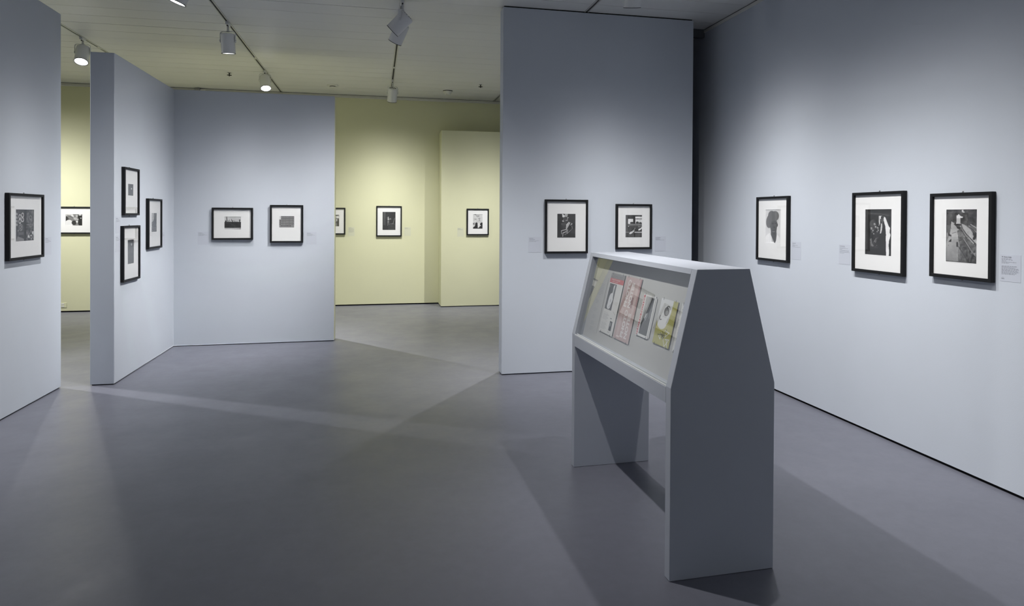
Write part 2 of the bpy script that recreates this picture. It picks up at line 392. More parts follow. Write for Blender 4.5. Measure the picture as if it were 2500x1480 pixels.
def draw_raised_arms(s):
    s.rect(190, 0, 0, 1, .45).mott(5, 4, 4, 8, 0, 0, 1, .4).rect(48, 0, .41, 1, .9)
    for x, t, wd in ((.14, .02, .018), (.22, .3, .022), (.3, .26, .02), (.42, .2, .02), (.46, .27, .022), (.55, .3, .02), (.63, .33, .02), (.74, .36, .02)): s.line(45, wd, [(x, t), (x + .06, .5)])
    s.line(50, .02, [(.13, 0), (.13, .45)]).ell(40, .91, .28, .035, .06).rect(45, .88, .3, .93, .42).ell(48, .08, .36, .04, .06)
    s.mott(7, 10, 6, 10, 0, .45, 1, .9).line(95, .012, [(.1, .5), (.4, .55), (.6, .7)], .6).rect(185, 0, .88, 1, 1).poly(105, [(.3, 1), (.95, .93), (1, .93), (1, 1)]).line(150, .01, [(0, .93), (.6, .9)])
def draw_facade(s):
    s.mott(8, 6, 6, 6)
    for j in range(4):
        for i in range(9):
            x, y = .14 + i * .095, .05 + j * .2
            s.rect(165, x, y, x + .035, y + .06, .9).rect(175, x + .008, y + .075, x + .05, y + .13, .8).rect(70, x + .055, y, x + .075, y + .16, .8)
    s.poly(205, [(0, 0), (.11, 0), (.12, .32), (0, .3)]).rect(75, .0, .3, .03, .85).rect(120, 0, .36, .13, .85, .6).rect(165, 0, .82, 1, .93, .6)
    for i in range(7): s.ell(40, .15 + i * .1, .86, .03, .035)
    s.rect(120, 0, .93, 1, 1)
def draw_leaves(s): s.mott(9, 8, 8, 30).specks(215, 3, 10, 10, .5, 0, .08, 1, .55).rect(60, 0, .6, 1, .72, .7).rect(45, .82, .3, 1, 1, .8).rect(85, 0, 0, 1, .07, .8).ell(120, .4, .8, .4, .12)
def draw_stairs(s):
    s.mott(10, 6, 8, 6).rect(85, .08, 0, .24, .75, .7).grad(85, 45, .08, 0, .24, .75, .4)
    s.ell(150, .44, .30, .035, .03).ell(120, .43, .4, .07, .09).ell(140, .62, .39, .03, .05).specks(185, 3, 16, 22, .6, .33, .28, .56, .62).line(150, .008, [(.42, .5), (.4, .75)]).line(130, .008, [(.47, .5), (.5, .72)]).line(150, .01, [(.93, .35), (.8, .66)])
    for k in range(6): s.line(110, .006, [(.42, .67 + k * .055), (.98, .67 + k * .055)], .8)
    s.line(140, .008, [(.62, .66), (.86, .66)])
def draw_trombone(s):
    s.mott(11, 7, 6, 25).rect(200, .0, 0, .4, .12).poly(205, [(.2, .05), (.42, 0), (.5, .25), (.85, .5), (.8, .56), (.3, .34)]).poly(120, [(.1, .12), (.3, .1), (.55, .5), (.2, .42)]).line(70, .02, [(.1, .1), (.85, .55)]).line(90, .02, [(.25, .2), (.6, .3)])
    s.ell(60, .06, .42, .1, .2).ell(215, .2, .82, .24, .32).ell(200, .44, .85, .06, .05).ell(55, .5, .75, .14, .2).ell(205, .68, .66, .07, .09).ell(45, .86, .25, .14, .24).ell(210, .86, .07, .09, .06).ell(45, .92, .7, .18, .4).rect(190, .6, .05, .72, .3, .7).ell(180, .91, .36, .04, .05)
def draw_poster_wall(s):
    s.mott(12, 5, 8, 8).rect(165, 0, 0, 1, .02, .8).line(60, .02, [(.17, .03), (.32, .06)]).line(60, .018, [(.42, .08), (.4, .14), (.46, .19)]).line(60, .018, [(.62, .08), (.57, .14), (.62, .18)]).rect(70, .57, .27, .76, .31, .8).rect(110, .6, .36, .75, .43, .7).line(80, .015, [(.16, .34), (.35, .35)]).line(150, .006, [(0, .33), (.4, .33)]).line(130, .008, [(.3, .5), (1, .48)])
    s.rect(60, 0, .6, .28, .72, .8).rect(190, .1, .64, .26, .69).ell(40, .38, .66, .1, .1).poly(40, [(.28, .6), (.47, .6), (.5, .9), (.52, 1), (0, 1), (0, .92), (.2, .82)]).poly(210, [(.5, .62), (.7, .64), (.66, .9), (.56, .92)]).ell(40, .92, .7, .18, .13).poly(45, [(.62, .92), (.8, .76), (1, .7), (1, 1), (.4, 1)]).poly(215, [(.68, .7), (.84, .79), (.78, .82)])
def draw_seated(s):
    s.mott(13, 5, 7, 6).rect(70, .62, 0, 1, .4, .6)
    for k in range(5): s.line(90, .006, [(.66 + k * .07, 0), (.66 + k * .07, .4)], .5)
    s.poly(215, [(.27, 0), (.42, .08), (.38, .16), (.28, .14)]).poly(170, [(.42, 0), (.58, 0), (.56, .12), (.4, .16)]).ell(75, .45, .25, .12, .12).specks(165, 5, 14, 18, .6, .3, .14, .62, .34).line(160, .014, [(.57, .18), (.57, .3)])
    s.ell(165, .32, .3, .05, .03).line(150, .008, [(.22, .43), (.48, .43)]).line(110, .006, [(.24, .5), (.45, .49)]).rect(75, .3, .36, .5, .68, .5)
    s.poly(180, [(.62, .34), (.72, .37), (.62, .52), (.5, .68), (.48, .62), (.5, .44)]).line(100, .006, [(.66, .37), (.53, .6)]).poly(165, [(.79, .38), (.84, .43), (.7, .5)])
    s.line(150, .012, [(.8, .5), (.83, .62), (.55, .83)]).poly(130, [(.48, .67), (.6, .64), (.58, .8), (.52, .87)]).line(200, .016, [(.23, .71), (.48, .66)]).line(205, .018, [(.32, .8), (.48, .75)]).line(185, .012, [(.23, .72), (.25, .85)]).line(205, .013, [(.32, .8), (.31, .95)]).line(150, .01, [(.45, .83), (.42, .87), (.47, .86)]).rect(75, .74, .62, 1, .82, .5)
def draw_train_window(s):
    s.mott(14, 6, 8, 8).rect(100, 0, 0, .18, .75, .5).rect(48, .45, .05, .58, .42).rect(55, .16, .05, .5, .2, .7)
    s.rect(222, .17, .18, .47, .40).mott(3, 16, 2, 18, .17, .18, .47, .38).rect(225, .6, .08, 1, .16).rect(60, .6, .165, .9, .185).rect(218, .6, .19, 1, .38).mott(4, 8, 6, 20, .6, .08, 1, .38)
    s.ell(60, .4, .36, .12, .05).ell(65, .72, .345, .09, .055).ell(60, .9, .37, .09, .05).line(180, .01, [(.2, .41), (1, .41)]).rect(110, .17, .43, 1, .49, .8).rect(62, .17, .5, 1, .74, .7).mott(6, 9, 9, 14, .1, .5, 1, .75)
    s.ell(205, .19, .51, .03, .02).line(190, .012, [(.8, .51), (.86, .54)]).line(190, .012, [(.94, .5), (.95, .54)]).ell(220, .87, .64, .1, .035, -.5).ell(222, .98, .58, .06, .03, -.6).rect(185, .56, .745, 1, .785).rect(150, 0, .76, .2, .775)
    s.ell(205, .35, .79, .12, .045, -.5).ell(195, .48, .72, .12, .035, -.8).ell(195, .57, .6, .025, .015).line(60, .01, [(.44, .68), (.54, .7), (.6, .62)]).rect(48, .52, .8, .6, 1)
def draw_capped_head(s):
    s.grad(196, 214, 0, 0, 1, 1, .6).mott(15, 4, 5, 4)
    s.poly(228, [(.0, .82), (.14, .74), (.33, .70), (.6, 1), (0, 1)], .8).poly(226, [(.74, .74), (.9, .8), (1, .9), (1, 1), (.6, 1)], .8).mott(16, 7, 5, 6, 0, .7, 1, 1)
    s.ell(98, .43, .2, .26, .155, .25).ell(104, .62, .2, .26, .15, -.1).ell(106, .26, .36, .22, .2, .35).ell(100, .4, .32, .3, .2, .2)
    s.poly(100, [(.06, .42), (.12, .53), (.28, .55), (.42, .5), (.5, .3), (.2, .22)]).line(78, .006, [(.5, .06), (.42, .12), (.3, .3), (.26, .5)], .6).line(80, .005, [(.86, .22), (.84, .32), (.74, .40)], .6)
    s.poly(84, [(.30, .5), (.40, .36), (.72, .33), (.78, .4), (.76, .52), (.73, .62), (.70, .68), (.50, .72), (.38, .68), (.34, .6)]).ell(80, .55, .6, .17, .11)
    s.poly(78, [(.36, .62), (.72, .58), (.74, .78), (.70, .92), (.63, .995), (.56, .97), (.36, .76)]).ell(86, .78, .46, .035, .05)
    s.rect(62, .42, .05, .62, .96, .30).ell(56, .48, .42, .07, .018).ell(56, .66, .41, .055, .016).ell(58, .58, .53, .05, .03).line(100, .004, [(.6, .42), (.62, .5)]).ell(62, .57, .625, .09, .022).line(170, .0045, [(.47, .655), (.55, .662), (.63, .645)]).ell(60, .56, .72, .08, .02).line(150, .005, [(.34, .72), (.5, .9), (.59, .995)]).line(150, .004, [(.74, .76), (.7, .92), (.64, .995)])
def draw_doorway(s):
    s.mott(16, 4, 6, 5).poly(66, [(.0, .06), (1, .1), (1, .16), (.08, .11)], .5).line(88, .006, [(.2, .095), (.62, .11), (.88, .14)]).rect(38, .88, .16, 1, 1, .5)
    s.poly(216, [(.52, .145), (.66, .15), (.76, .18), (.80, .24), (.88, .36), (.935, .40), (.92, .50), (.955, .55), (.93, .62), (.90, .68), (.89, .78), (.91, .9), (.90, 1), (.80, 1), (.79, .75), (.78, .5), (.74, .33), (.71, .26), (.6, .2), (.56, .22), (.56, .33), (.52, .36)]).mott(6, 7, 10, 8, .74, .36, .96, 1)
    s.poly(44, [(.55, .32), (.64, .28), (.72, .3), (.76, .36), (.79, .55), (.77, .75), (.78, .93), (.5, .95), (.47, .75), (.52, .52)]).ell(84, .645, .225, .058, .055).ell(52, .65, .178, .062, .028).ell(50, .63, .222, .05, .008).ell(58, .64, .262, .03, .007).rect(80, .62, .26, .68, .3)
    s.poly(196, [(.60, .315), (.655, .31), (.645, .42), (.61, .52), (.565, .53), (.59, .42)]).line(70, .005, [(.635, .31), (.625, .42)]).line(90, .006, [(.54, .14), (.525, .34)])
    s.ell(66, .3, .35, .14, .12).mott(7, 7, 11, 16, .15, .22, .52, .85)
    for x, y, r in ((.24, .42, .035), (.3, .47, .03), (.36, .33, .04), (.40, .39, .035), (.48, .41, .04), (.5, .46, .03), (.33, .54, .028), (.46, .49, .025)): s.ell(168, x, y, r, r * .55, .5, .8).ell(90, x + .01, y + .008, r * .5, r * .2)
    s.specks(205, 8, 22, 34, .74, .2, .38, .55, .55).specks(120, 9, 18, 24, .76, .18, .55, .5, .8, .8).line(150, .006, [(.34, .72), (.42, .63)]).line(120, .006, [(.40, .73), (.46, .62)]).poly(112, [(.19, .66), (.24, .64), (.26, .74), (.34, .8), (.3, .82), (.21, .8)], .9).specks(60, 3, 20, 24, .6, .18, .63, .34, .83).rect(38, .12, .88, .78, 1, .6)
def draw_wet_path(s):
    s.grad(74, 60, 0, 0, 1, .3).mott(17, 9, 12, 26, 0, 0, 1, .32)
    s.poly(158, [(.16, .23), (.26, .26), (.36, .36), (.48, .40), (.5, .46), (.42, .56), (.44, .72), (.5, .98), (.02, .98), (.0, .64), (.1, .5), (.14, .4)]).poly(160, [(.5, .27), (.6, .29), (.78, .37), (.95, .52), (1, .62), (.92, .66), (.78, .58), (.58, .40)])
    s.grad(165, 78, 0, .45, .5, 1, .45).mott(27, 6, 8, 10, 0, .25, .5, 1)
    s.poly(92, [(.36, .40), (.46, .38), (.6, .45), (.86, .68), (1, .84), (1, 1), (.64, 1), (.46, .72), (.4, .56)]).grad(100, 52, .4, .7, 1, 1, .5).mott(18, 14, 20, 22, .36, .38, 1, 1)
    s.specks(48, 4, 12, 22, .62, 0, .3, .17, .62).specks(50, 5, 14, 22, .62, 0, .62, .12, .8).specks(50, 15, 12, 22, .6, .86, .42, 1, .7).specks(60, 6, 18, 24, .66, .34, .55, .7, .75).specks(48, 7, 22, 14, .6, .6, .76, 1, 1).specks(160, 8, 22, 16, .82, .62, .8, 1, 1)
    s.line(55, .010, [(.26, .28), (.42, .36), (.52, .42)]).line(60, .010, [(.5, .38), (.58, .46), (.7, .56)]).line(150, .006, [(.52, .37), (.60, .45), (.72, .555)]).line(50, .013, [(.54, .36), (.66, .46), (.94, .63)]).line(165, .005, [(.55, .355), (.68, .46), (.95, .615)])
    s.line(58, .010, [(.55, .55), (.77, .74)]).line(170, .006, [(.57, .55), (.785, .735)]).line(60, .010, [(.44, .72), (.62, .88), (.7, .96)]).line(150, .005, [(.78, .74), (.95, .86)]).line(175, .007, [(.79, .28), (1, .355)]).line(160, .007, [(.74, .31), (.86, .38), (1, .43)]).line(45, .008, [(.76, .33), (1, .45)]).line(80, .006, [(.2, .455), (.33, .43)])
    s.ell(215, .53, .022, .028, .014).ell(190, .55, .05, .05, .012, .3).poly(120, [(.36, .44), (.44, .42), (.46, .48), (.4, .5)], .7)
    s.poly(178, [(.34, .17), (.455, .165), (.465, .275), (.325, .275)]).poly(205, [(.335, .11), (.4, .09), (.455, .12), (.46, .17), (.335, .17)]).ell(60, .355, .098, .04, .016, -.4).ell(205, .475, .145, .045, .016, .5).ell(200, .52, .15, .02, .014).line(150, .004, [(.36, .18), (.35, .27)]).line(140, .004, [(.42, .18), (.43, .27)])
    s.line(48, .008, [(.385, .275), (.395, .32)]).line(48, .008, [(.43, .275), (.455, .315)]).line(190, .005, [(.46, .31), (.47, .335)]).ell(45, .42, .35, .07, .015)
# ------------------------------------------------------------------ framed photographs
D = .032
def place(o, side, c, z):
    """put an object built in the local x-y plane (z toward the viewer) on a wall"""
    if side == 'R': m = Matrix.Rotation(-math.pi / 2, 4, 'Z') @ Matrix.Rotation(math.pi / 2, 4, 'X'); loc = (XR, c, z)
    elif side == 'L': m = Matrix.Rotation(math.pi / 2, 4, 'Z') @ Matrix.Rotation(math.pi / 2, 4, 'X'); loc = (XL, c, z)
    elif side == 'W': m = Matrix.Rotation(math.pi / 2, 4, 'Z') @ Matrix.Rotation(math.pi / 2, 4, 'X'); loc = (XW, c, z)
    else: m = Matrix.Rotation(math.pi / 2, 4, 'X'); loc = (c, {'B': YB, 'Y': YY, 'S': YS, 'C': YC}[side], z)
    o.matrix_world = Matrix.Translation(loc) @ m
def framed(side, c, z, wd, h, pw, ph, pdx, pdz, draw, bg, label, px=.0024):
    t = thing('framed_photograph', label, 'framed photo', group='black-framed photographs on the gallery walls')
    fw = .021
    bm = bmesh.new(); ring(bm, wd, h, wd - 2 * fw, h - 2 * fw, .001, D); bevel(bm, .0012)
    from_bm('frame_moulding', bm, M_FRAME, t)
    bm = bmesh.new(); box(bm, -wd / 2 + .012, wd / 2 - .012, -h / 2 + .012, h / 2 - .012, .003, .012); from_bm('backing_board', bm, M_FRAME, t)
    bm = bmesh.new(); ow, oh = wd - 2 * fw + .006, h - 2 * fw + .006
    l, r, b, tp = pdx - pw / 2, pdx + pw / 2, pdz - ph / 2, pdz + ph / 2
    for a in ((-ow / 2, l, -oh / 2, oh / 2), (r, ow / 2, -oh / 2, oh / 2), (l, r, -oh / 2, b), (l, r, tp, oh / 2)): box(bm, a[0], a[1], a[2], a[3], .0135, .0165)
    bmesh.ops.remove_doubles(bm, verts=bm.verts, dist=1e-5)
    from_bm('mat_board', bm, M_MAT, t)
    bm = bmesh.new(); ring(bm, pw + .004, ph + .004, pw - .0005, ph - .0005, .0165, .0172); bmesh.ops.translate(bm, verts=bm.verts, vec=(pdx, pdz, 0)); from_bm('mat_bevel', bm, M_BEVEL, t)
    s = Sheet(pw + .002, ph + .002, px, bg); draw(s); p = link('photo_print', s.mesh('photo_print'), t); p.location = (pdx, pdz, .0138)
    bm = bmesh.new(); vs = [bm.verts.new(q) for q in ((-ow / 2, -oh / 2, .024), (ow / 2, -oh / 2, .024), (ow / 2, oh / 2, .024), (-ow / 2, oh / 2, .024))]; bm.faces.new(vs); from_bm('glass_pane', bm, M_GLASS, t)
    for zz in (h / 2, -h / 2 - .010):
        bm = bmesh.new(); box(bm, -.004, .004, zz, zz + .010, .001, .006); box(bm, -.0015, .0015, zz + .004, zz + .007, .006, .009); from_bm('hanger', bm, M_STEEL, t)
    place(t, side, c, z)
    return t
# (wall, centre along wall, centre height, width, height, print width, print height, print offset right, print offset up)
framed('W', 5.968, 1.490, .542, .533, .277, .257, -.008, .010, draw_signs, 62, 'square black frame around a dark photo of numerals, on the leftmost blue wall')
framed('L', 6.996, 1.815, .396, .466, .136, .114, -.006, .019, draw_dim_room, 58, 'upper frame of the stacked pair on the blue corner wall, tiny dark print')
framed('L', 6.992, 1.210, .448, .541, .164, .237, .002, .013, draw_grey_tall, 80, 'lower frame of the stacked pair on the blue corner wall, tall grey print')
framed('L', 7.685, 1.491, .438, .541, .170, .205, -.007, .013, draw_courtyard, 72, 'black frame beside the stacked pair, nearest the corner of the two blue walls')
framed('B', -1.713, 1.482, .469, .391, .190, .155, .002, .009, draw_raised_arms, 120, 'landscape frame on the blue back wall, dark raised arms under a pale sky')
framed('B', -1.083, 1.482, .391, .468, .177, .142, .000, .026, draw_facade, 105, 'upright frame on the blue back wall, small print of a building with many windows')
framed('Y', -.717, 1.487, .392, .467, .180, .202, .0, .010, draw_leaves, 110, 'frame on the yellow wall half hidden behind the end of the blue back wall')
framed('Y', -1.60, 1.487, .443, .540, .20, .25, .0, .006, draw_dim_room, 90, 'frame on the yellow wall behind the blue back wall, seen mirrored in the case glass')
framed('Y', .230, 1.488, .443, .540, .226, .321, .0, .006, draw_stairs, 46, 'frame alone on the yellow wall, near black print of a figure on stairs')
framed('Y', -4.765, 1.487, .540, .437, .240, .185, .0, .006, draw_trombone, 120, 'landscape frame on the yellow wall seen through the narrow gap at left')
framed('S', 1.754, 1.485, .391, .466, .169, .255, .0, .009, draw_poster_wall, 195, 'frame on the short yellow stub wall with a pale print above dark silhouettes')
framed('C', 1.900, 1.492, .454, .548, .193, .243, .0, .008, draw_seated, 58, 'larger frame on the centre wall, dark print of a figure holding pale cloth')
framed('C', 2.631, 1.492, .397, .470, .183, .234, .0, .005, draw_train_window, 78, 'smaller frame on the centre wall above the display case, print of bright windows')
framed('R', 5.307, 1.491, .484, .596, .230, .309, .003, .024, draw_capped_head, 208, 'frame on the right wall, pale print of a dark head in a cap', .0022)
framed('R', 4.035, 1.490, .490, .596, .250, .335, .001, .004, draw_doorway, 46, 'frame on the right wall, dark print of a man in a bright doorway', .0022)
framed('R', 3.355, 1.488, .436, .542, .215, .333, .002, .000, draw_wet_path, 90, 'frame on the right wall with a grey print of a woman on a wet path', .0022)

# ------------------------------------------------------------------ wall labels
def bars(bm, lines, x0, y, dy, hgt, seed, z=.0012):
    """lines of printing too small to read: each word a thin printed strip"""
    r = random.Random(seed)
    for ln in lines:
        x = 0
        while x < ln:
            wl = min(r.uniform(.006, .017), ln - x)
            if wl > .002:
                vs = [bm.verts.new(p) for p in ((x0 + x, y, z), (x0 + x + wl, y, z), (x0 + x + wl, y + hgt, z), (x0 + x, y + hgt, z))]; bm.faces.new(vs)
            x += wl + .0028
        y -= dy
def text(name, body, size, m, parent, loc, rot=0, bold=0, sx=1.0, align='LEFT'):
    c = bpy.data.curves.new(name, 'FONT'); c.body = body; c.size = size; c.extrude = .0001; c.offset = bold; c.align_x = align; c.resolution_u = 3
    c.materials.append(m); o = bpy.data.objects.new(name, c); COL.objects.link(o); o.parent = parent
    bpy.context.view_layer.update()
    me = bpy.data.meshes.new_from_object(o.evaluated_get(bpy.context.evaluated_depsgraph_get())); bpy.data.objects.remove(o)
    o = link(name, me, parent, m)
    o.location = loc; o.rotation_euler = (0, 0, rot); o.scale = (sx, 1, 1)
    return o
LW, LH = .125, .156
def wall_label(side, c, z, label, lines=(.042, .06, .072, .095, .06), wd=LW, yel=False, seed=1, full=False, h=LH):
    t = thing('wall_label', label, 'wall label', group='caption labels beside the photographs')
    bm = bmesh.new(); box(bm, -wd / 2, wd / 2, -h / 2, h / 2, 0, .001); from_bm('card', bm, M_LABELY if yel else M_LABEL, t)
    x0, y = -wd / 2 + .010, h / 2 - .016
    bm = bmesh.new()
    if full:
        text('name_line', 'W. Eugene Smith', .0085, M_INK, t, (x0, y, .0012), bold=.00018)
        bars(bm, (.06, .066, .03, .088, .045), x0, y - .0078, .0066, .0018, seed)
        bars(bm, (.092, .083, .104, .104, .100, .105, .09, .08), x0, y - .052, .0066, .0021, seed + 5)
        bx, by = x0 + .002, -h / 2 + .017
        for q in range(12):     # the headphone sign of the audio guide
            a0, a1 = math.pi * q / 12, math.pi * (q + 1) / 12
            bm.faces.new([bm.verts.new((bx + .006 + r * math.cos(a), by + r * math.sin(a), .0012)) for r, a in ((.006, a0), (.0068, a0), (.0068, a1), (.006, a1))])
        for dx in (-.001, .011): bm.faces.new([bm.verts.new((bx + dx + p, by + q, .0012)) for p, q in ((0, -.005), (.0028, -.005), (.0028, .001), (0, .001))])
        bm.faces.new([bm.verts.new((bx + p, by + q, .0012)) for p, q in ((.0035, -.004), (.0088, -.004), (.0088, -.001), (.0035, -.001))])
    else:
        bars(bm, lines[:1], x0, y, .01, .0030, seed); bars(bm, lines[1:], x0, y - .009, .0075, .0017, seed + 3)
    from_bm('printed_lines', bm, M_INK, t)
    place(t, side, c, z)
    return t
wall_label('W', 6.372, 1.311, 'blue grey caption card right of the square frame on the leftmost wall', seed=1, wd=.115)
wall_label('L', 6.717, 1.490, 'upper of two caption cards left of the stacked pair of frames', seed=2, wd=.117)
wall_label('L', 6.717, 1.312, 'lower of two caption cards left of the stacked pair of frames', seed=3, wd=.117)
wall_label('L', 8.03, 1.312, 'caption card by the corner of the two blue walls', seed=4)
wall_label('B', -2.050, 1.305, 'caption card left of the landscape frame on the blue back wall', seed=5)
wall_label('B', -.790, 1.302, 'caption card between the upright frame and the end of the blue back wall', seed=6)
wall_label('Y', -.419, 1.305, 'yellow caption card with many lines, right of the half hidden frame', (.05, .07, .08, .09, .09, .085, .09, .09, .08, .09, .07), .108, True, 7)
wall_label('Y', .556, 1.305, 'yellow caption card right of the dark stairs print', (.06, .05, .1), .118, True, 8)
wall_label('S', 1.451, 1.305, 'yellow caption card on the short stub wall', (.045, .05, .08, .09), .114, True, 9)
wall_label('C', 1.573, 1.308, 'caption card left of the seated figure print on the centre wall', (.04, .06, .05, .1, .07), .132, seed=10)
wall_label('C', 2.937, 1.312, 'caption card right of the bright windows print on the centre wall', (.055, .045, .05, .1), seed=11)
wall_label('R', 4.984, 1.307, 'caption card right of the capped head print on the right wall', (.045, .03, .07, .04, .105), seed=12)
wall_label('R', 4.393, 1.310, 'caption card left of the doorway print on the right wall', (.055, .06, .092, .03, .1, .1, .11, .05), seed=13)
wall_label('R', 3.045, 1.310, 'rightmost caption card with a full paragraph and a small headphone sign', seed=14, full=True)

# ------------------------------------------------------------------ track spotlights
def lamp(x, y, aim, label, lit, beam, spill, top=0.0, sigma=None):
    t = thing('track_spotlight', label, 'spotlight', (x, y, CEIL - .002), 'white spotlights on the ceiling tracks')
    piv = Vector((0, 0, -.195 + top)); tgt = Vector(aim) - t.location
    d = (tgt - piv).normalized(); q = d.to_track_quat('-Z', 'Y')
    # horizontal axis of the yoke, square to the aim
    ax = Vector((d.y, -d.x, 0)); ax = ax.normalized() if ax.length > .02 else Vector((1, 0, 0))
    ay = Vector((0, 0, 1)).cross(ax)
    YM = Matrix((ax, ay, Vector((0, 0, 1)))).transposed().to_4x4()
    bm = bmesh.new(); box(bm, -.017, .017, -.055, .055, -.030, .006); bevel(bm, .003); from_bm('track_adapter', bm, M_WHITE, t)
    bm = bmesh.new(); lathe(bm, [(0, -.02), (.011, -.02), (.011, -.085 + top), (.016, -.087 + top), (.016, -.097 + top), (0, -.097 + top)], 14); from_bm('stem', bm, M_WHITE, t, True)
    bm = bmesh.new(); lathe(bm, [(0, -.031), (.008, -.031), (.008, -.042), (0, -.042)], 12, Matrix.Translation((.0, -.035, 0))); from_bm('locking_knob', bm, M_RIM, t)
    # yoke: a bent strap from the stem down both sides of the housing
    R = .073; bm = bmesh.new(); pts = []
    yr, y0 = R + .010, -.094 + top
    pts.append((-yr, piv.z - .02)); pts.append((-yr, y0 - .03))
    for k in range(7): a = math.pi - k * math.pi / 2 / 6; pts.append((-yr + .03 + .03 * math.cos(a), y0 - .03 + .03 * math.sin(a)))
    for k in range(7): a = math.pi / 2 - k * math.pi / 2 / 6; pts.append((yr - .03 + .03 * math.cos(a), y0 - .03 + .03 * math.sin(a)))
    pts.append((yr, y0 - .03)); pts.append((yr, piv.z - .02))
    inn = []
    for i, (px_, pz) in enumerate(pts):
        nx = -.003 if px_ > 0 else .003
        inn.append((px_ + nx if abs(px_) > yr - .03 + 1e-4 or True else px_, pz - (.003 if pz > y0 - .028 else 0)))
    prev = None
    for (a, b), (c, e) in zip(pts, inn):
        cur = [bm.verts.new(p) for p in ((a, -.014, b), (a, .014, b), (c, .014, e), (c, -.014, e))]
        if prev:
            for k in range(4): bm.faces.new((prev[k], prev[(k + 1) % 4], cur[(k + 1) % 4], cur[k]))
        else: bm.faces.new(cur)
        prev = cur
    bm.faces.new(prev[::-1]); bmesh.ops.transform(bm, matrix=YM, verts=bm.verts); from_bm('yoke', bm, M_WHITE, t)
    HM = Matrix.Translation(piv) @ q.to_matrix().to_4x4()
    for sgn in (-1, 1):
        bm = bmesh.new(); lathe(bm, [(0, 0), (.011, 0), (.011, .012), (0, .012)], 14, Matrix.Rotation(math.pi / 2, 4, 'Y'))
        bmesh.ops.translate(bm, verts=bm.verts, vec=(sgn * (R + .010) - (.006 if sgn > 0 else .006), 0, 0)); bmesh.ops.transform(bm, matrix=Matrix.Translation(piv) @ YM, verts=bm.verts); from_bm('tilt_knob', bm, M_WHITE, t, True)
    zb, zf = .075, -.135
    bm = bmesh.new()
    lathe(bm, [(0, zb), (R - .010, zb), (R, zb - .010), (R, zf), (R - .004, zf), (R - .004, zf + .035), (0, zf + .035)], 36, HM)
    ho = from_bm('housing', bm, M_WHITE, t, True)
    me = ho.data
    for p in me.polygons: p.use_smooth = True
    me.set_sharp_from_angle(angle=math.radians(35))
    bm = bmesh.new(); lathe(bm, [(R - .004, zf + .001), (R + .0012, zf + .001), (R + .0012, zf - .004), (R - .006, zf - .004), (R - .006, zf + .001)], 36, HM); from_bm('rim', bm, M_RIM, t, True)
    bm = bmesh.new(); lathe(bm, [(0, zf + .0), (.03, zf + .001), (R - .0075, zf + .006)], 32, HM); from_bm('lens', bm, M_LENS if lit else M_LENSDIM, t, True)
    bm = bmesh.new()
    for k in range(8):
        a = k * math.pi / 4; box(bm, -.004, .004, -.008, .008, zb - .001, zb + .003, HM @ Matrix.Rotation(a, 4, 'Z') @ Matrix.Translation((.042, 0, 0)))
    v = from_bm('cooling_vents', bm, M_RIM, t); v['kind'] = 'stuff'
    p = t.location + piv + d * (-zf + .012)
    spot('spotlight_beam', p, aim, beam, spill, t, sigma)
    return t
lamp(-3.433, 8.60, (-3.25, 6.9, 0), 'white spotlight with a glowing lens above the narrow yellow gap at left', True, 110, 30, top=.02)
lamp(-1.593, 5.87, (-2.75, 5.95, .3), 'spotlight with a glowing lens cut off by the top edge of the photo', True, 165, 16)
lamp(-1.593, 7.56, (-1.50, 8.05, .0), 'white cylinder spotlight hanging upright before the blue back wall', False, 145, 6)
lamp(-1.593, 9.98, (-1.0, 8.3, 0), 'spotlight with a dazzling lens turned toward the camera above the blue back wall', True, 60, 430, top=.055)
lamp(.247, 6.40, (-2.38, 7.35, .9), 'upper of the crossed pair of spotlights, lying nearly level', False, 350, 6)
lamp(.247, 6.95, (-1.15, 8.41, .6), 'lower of the crossed pair of spotlights, tilted down behind its neighbour', False, 290, 6, top=.06)
lamp(.247, 10.20, (.05, 11.6, .15), 'small upright spotlight close to the yellow wall', False, 200, 50, sigma=20)
lamp(2.11, 5.10, (2.4, 6.25, .2), 'spotlight cut off by the top edge above the wide centre wall', False, 190, 16)

# ------------------------------------------------------------------ ceiling fittings
def lathe_thing(name, label, cat, loc, parts, group):
    t = thing(name, label, cat, loc, group)
    for nm, prof, m in parts:
        bm = bmesh.new(); lathe(bm, prof, 24); from_bm(nm, bm, m, t, True).data.set_sharp_from_angle(angle=.6)
    return t
SM = [('base', [(0, 0), (.085, 0), (.085, -.012), (.075, -.020), (0, -.020)], M_DET), ('sensor_slot', [(.046, -.020), (.046, -.030), (0, -.030)], M_RIM), ('cap', [(0, -.030), (.052, -.030), (.05, -.042), (.036, -.055), (0, -.058)], M_DET)]
lathe_thing('smoke_detector', 'round smoke detector on the ceiling left of the small upright spotlight', 'smoke detector', (-.692, 10.80, CEIL), SM, 'round detectors on the ceiling')
SM2 = [('base', [(0, 0), (.082, 0), (.078, -.010), (0, -.010)], M_RIM), ('housing', [(0, -.010), (.080, -.012), (.072, -.035), (.05, -.052), (.045, -.07), (0, -.072)], M_DET)]
lathe_thing('heat_detector', 'ribbed round detector on the ceiling right of the small upright spotlight', 'detector', (1.178, 10.84, CEIL), SM2, 'round detectors on the ceiling')
SP = [('escutcheon', [(0, 0), (.024, 0), (.024, -.004), (0, -.004)], M_STEEL), ('stem', [(0, -.004), (.007, -.004), (.007, -.05), (0, -.05)], M_SLOT), ('deflector', [(0, -.032), (.034, -.032), (.034, -.036), (0, -.036)], M_SLOT)]
lathe_thing('sprinkler', 'small dark sprinkler head left of the dazzling spotlight', 'sprinkler', (-2.135, 10.23, CEIL), SP, 'sprinkler heads on the ceiling')
